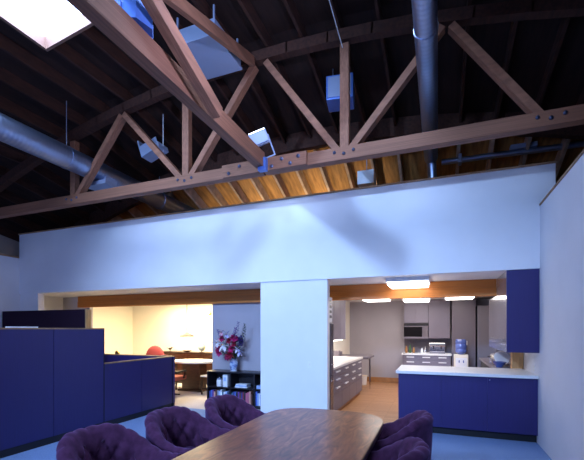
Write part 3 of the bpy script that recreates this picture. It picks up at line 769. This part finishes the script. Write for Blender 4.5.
# ------------------------------------------------------------------ office seen through the left opening
t = thing('office_table', 'dark wood office table with pale top below the pendant lamp', 'table', (-5.93, 8.25, 0))
MB().prism([(.62*math.cos(2*math.pi*k/48)*1.05, .5*math.sin(2*math.pi*k/48)) for k in range(48)], .74, .78, .006).build('tabletop', M['lampshade'], t)
MB().box(-.27, .27, -.16, .16, .05, .74, .01).build('pedestal', M['rosewood'], t)
MB().box(-.36, .36, -.22, .22, 0, .05, .01).build('plinth', M['darkwood'], t)
def side_chair(label, loc, rz, seatm):
    t = thing('side_chair', label, 'chair', loc, rz, 'wooden chairs at the office table')
    MB().box(-.21, .21, -.21, .21, .43, .47, .015).build('seat', seatm, t)
    for sx in (-.18, .18):
        MB().bar((sx, -.18, 0), (sx*.97, -.18, .43), .035, .035, .004).build('leg', M['darkwood'], t)
        MB().bar((sx, .23, 0), (sx*.97, .18, .43), .035, .035, .004).build('leg', M['darkwood'], t)
    MB().box(-.19, .19, .185, .215, .58, .80, .01).box(-.19, -.155, .185, .215, .45, .8, .005).box(.155, .19, .185, .215, .45, .8, .005).build('backrest', M['darkwood'], t)
    for sx in (-.18, .18): MB().bar((sx, -.18, .16), (sx, .21, .16), .02, .02).build('stretcher', M['darkwood'], t)
side_chair('dark wooden chair at the left side of the office table', (-6.56, 8.35, 0), R(80), M['darkwood'])
side_chair('dark wooden chair with pale seat at the right of the office table, by the bookcase', (-5.18, 7.95, 0), R(-95), M['paper'])
t = thing('sideboard', 'long dark rosewood sideboard along the office back wall', 'sideboard', (-6.3, 9.37, 0))
MB().box(-1.7, 1.7, -.2, .22, .08, .89, .004).build('body', M['rosewood'], t)
MB().box(-1.73, 1.73, -.22, .225, .89, .92, .004).build('top', M['darkwood'], t)
for k in range(6): MB().box(-1.7+.567*k+.006, -1.7+.567*(k+1)-.006, -.215, -.2, .1, .87, .003).build('door', M['rosewood'], t)
MB().box(-1.66, 1.66, -.16, .2, 0, .08).build('plinth', M['darkwood'], t)
t = thing('desk_globe', 'small pale globe on a stand at the right of the sideboard', 'globe', (-6.43, 9.3, .92))
MB().lathe([(.07, 0), (.07, .012), (.012, .02), (.012, .05)], 18).build('stand', M['darkwood'], t, True)
MB().ball((0, 0, .15), .105, seg=20).build('sphere', M['globe'], t, True)
MB().tube([(.115*math.cos(R(a)), 0, .15+.115*math.sin(R(a))) for a in range(-90, 91, 15)], .006, 6).build('meridian', M['brass'], t, True)
t = thing('bird_figure', 'small dark bird figure on the sideboard left of the pendant lamp', 'figurine', (-7.55, 9.3, .92))
MB().lathe([(.04, 0), (.04, .01), (.008, .015), (.008, .05)], 12).build('stand', M['darkwood'], t)
MB().ball((0, 0, .085), .04, (1.5, .8, .9), 12).ball((.06, 0, .12), .022, seg=10).bar((.075, 0, .12), (.105, 0, .115), .008, .008).bar((-.05, 0, .09), (-.12, 0, .11), .03, .01).build('body', M['darkwood'], t)
t = thing('serving_tray', 'low dish on the sideboard below the pendant lamp', 'dish', (-6.92, 9.28, .92))
MB().lathe([(.05, 0), (.06, .01), (.13, .035), (.135, .045), (.05, .02), (0, .018)], 20).build('dish', M['darkwood'], t, True)
t = thing('pendant_lamp', 'small pendant lamp hanging over the office table', 'pendant lamp', (-6.12, 8.2, 1.40))
MB().lathe([(.19, .0), (.17, .035), (.05, .085), (.035, .10), (.03, .10), (.045, .08), (.16, .03), (.18, 0)], 28).build('shade', M['darkwood'], t, True)
MB().ball((0, 0, .035), .035, seg=12).build('bulb', M['bulb'], t, True)
MB().tube([(0, 0, .1), (0, 0, 1.02)], .010, 6).build('cord', M['black'], t)
MB().lathe([(.05, 1.0), (.05, 1.028)], 16).build('canopy', M['lampshade'], t)
def armchair(label, loc, rz, m):
    t = thing('office_armchair', label, 'chair', loc, rz, 'reddish chairs in the office')
    MB().ball((0, 0, .80), .29, (1, .27, 1.08), 20).build('backrest', m, t, True)
    MB().box(-.27, .27, -.55, -.02, .40, .52, .04).build('seat', m, t, True)
    for s in (-1, 1): MB().box(s*.3-.03, s*.3+.03, -.45, 0, .62, .67, .015).bar((s*.3, -.4, .62), (s*.3, -.36, .44), .03, .03).build('armrest', M['black'], t)
    MB().lathe([(.03, .06), (.03, .4)], 12).build('column', M['black'], t)
    for k in range(5): MB().bar((0, 0, .08), (.3*math.cos(k*1.2566), .3*math.sin(k*1.2566)-.1, .03), .04, .03).build('leg', M['black'], t)
armchair('coral red chair showing above the low blue partition', (-7.42, 8.5, .02), R(190), M['coral'])
a = armchair('dusty pink lower chair beside the coral chair in the office', (-6.02, 7.2, .0), R(185), M['pink'])
for o in list(COL.objects):
    if o.get('label') == 'dusty pink lower chair beside the coral chair in the office': o.scale = (1, 1, .90)
t = thing('filing_cabinet', 'low filing cabinet behind the blue return panel', 'cabinet', (-6.7, 6.75, 0))
MB().box(-.65, .27, -.2, .2, .0, .95, .005).build('body', M['lam'], t)
for q in range(2): MB().box(-.64+.455*q, -.19+.455*q, -.215, -.2, .05, .92, .003).build('door', M['lam'], t)
t = thing('desk_clock', 'small dark desk object at the left above the blue return panel', 'clock', (-7.05, 6.8, .95))
MB().box(-.06, .06, -.04, .04, 0, .03, .005).build('base', M['darkwood'], t)
MB().lathe([(.055, -.02), (.055, .02)], 20, mtx=Matrix.Translation((0, 0, .085))@Matrix.Rotation(R(90), 4, 'X')).build('case', M['brass'], t, True)
MB().box(-.004, .004, -.028, -.02, .085, .125).build('hand', M['black'], t)
o = MB().box(-6.94, -6.72, 6.66, 6.92, .95, .975, .004).build('document_tray', M['darkwood']); tag(o, 'flat dark document tray above the blue return panel', 'tray')
t = thing('paper_stack', 'white paper stack on the filing cabinet below the coral chair', 'papers', (-6.58, 6.75, .95))
MB().box(-.12, .12, -.1, .1, 0, .03, .002).build('sheets', M['paper'], t)
t = thing('wall_sconce', 'small glowing wall lamp on the office back wall next to the grey wall edge', 'wall lamp', (-6.33, 9.58, 2.08))
MB().box(-.04, .04, -.02, .02, -.06, .06, .004).build('back_plate', M['brass'], t)
MB().ball((0, -.08, .02), .05, seg=14).build('bulb', M['bulb'], t, True)

# ------------------------------------------------------------------ lights
def area(name, loc, rot, sx, sy, power, col):
    l = bpy.data.lights.new(name, 'AREA'); l.shape = 'RECTANGLE'; l.size = sx; l.size_y = sy; l.energy = power; l.color = col
    o = bpy.data.objects.new(name, l); COL.objects.link(o); o.location = loc; o.rotation_euler = rot; return o
def spot(name, loc, target, power, col, ang, blend=.6, rad=.08):
    l = bpy.data.lights.new(name, 'SPOT'); l.energy = power; l.color = col; l.spot_size = R(ang); l.spot_blend = blend; l.shadow_soft_size = rad
    o = bpy.data.objects.new(name, l); COL.objects.link(o); o.location = loc
    o.rotation_euler = (V(target)-V(loc)).to_track_quat('-Z', 'Y').to_euler(); return o
DAY = (.31, .46, 1.0)
# added panel of cool daylight behind the camera, no window stands there
area('rear_fill_daylight', (-4.6, -4.8, 2.0), (R(-90), 0, R(172)), 5.0, 2.0, 230, DAY)
# kitchen and office lamps
area('office_ceiling_lamp', (-6.6, 8.5, 2.38), (0, 0, 0), 2.0, 1.2, 205, (1, .80, .46))
area('kitchen_ceiling_lamp', (-.5, 9.2, 2.40), (0, 0, 0), 1.8, 1.8, 45, (1, .90, .86))
# uplight standing on the kitchen ceiling behind the wall: lights the roof bays
for ux in (-4.6, -3.4, -2.2): spot('roof_uplight', (ux, 9.3, 2.7), (ux+.1, 8.85, 4.5), 230, (1, .80, .50), 62, .5)
spot('flood_lamp_beam', (-2.42, 5.14, 4.42), (-2.5, 5.62, 3.4), 16, (.50, .74, 1), 88, .5, .05)
spot('high_flood_lamp', (-3.7, -4.3, 4.98), (-2.7, 6.03, 2.1), 3100, (.36, .57, 1), 54, 1.0, .13)
spot('high_flood_lamp', (-1.45, -4.3, 4.98), (-2.7, 6.03, 2.1), 1600, (.36, .57, 1), 54, 1.0, .2)
spot('truss_fill_light', (-.5, 2.3, 4.0), (-2.4, 3.7, 4.3), 260, (.50, .56, 1), 95, 1.0, .06)  # added lamp without a fixture, brightens the tie beam and truss
wd_ = bpy.data.worlds.new('world'); SC.world = wd_; wd_.use_nodes = True
wd_.node_tree.nodes['Background'].inputs[0].default_value = (.3, .45, .9, 1)
wd_.node_tree.nodes['Background'].inputs[1].default_value = .05

vs = SC.view_settings
vs.view_transform = 'Standard'; vs.look = 'None'; vs.exposure = 0; vs.gamma = 1; vs.use_curve_mapping = False
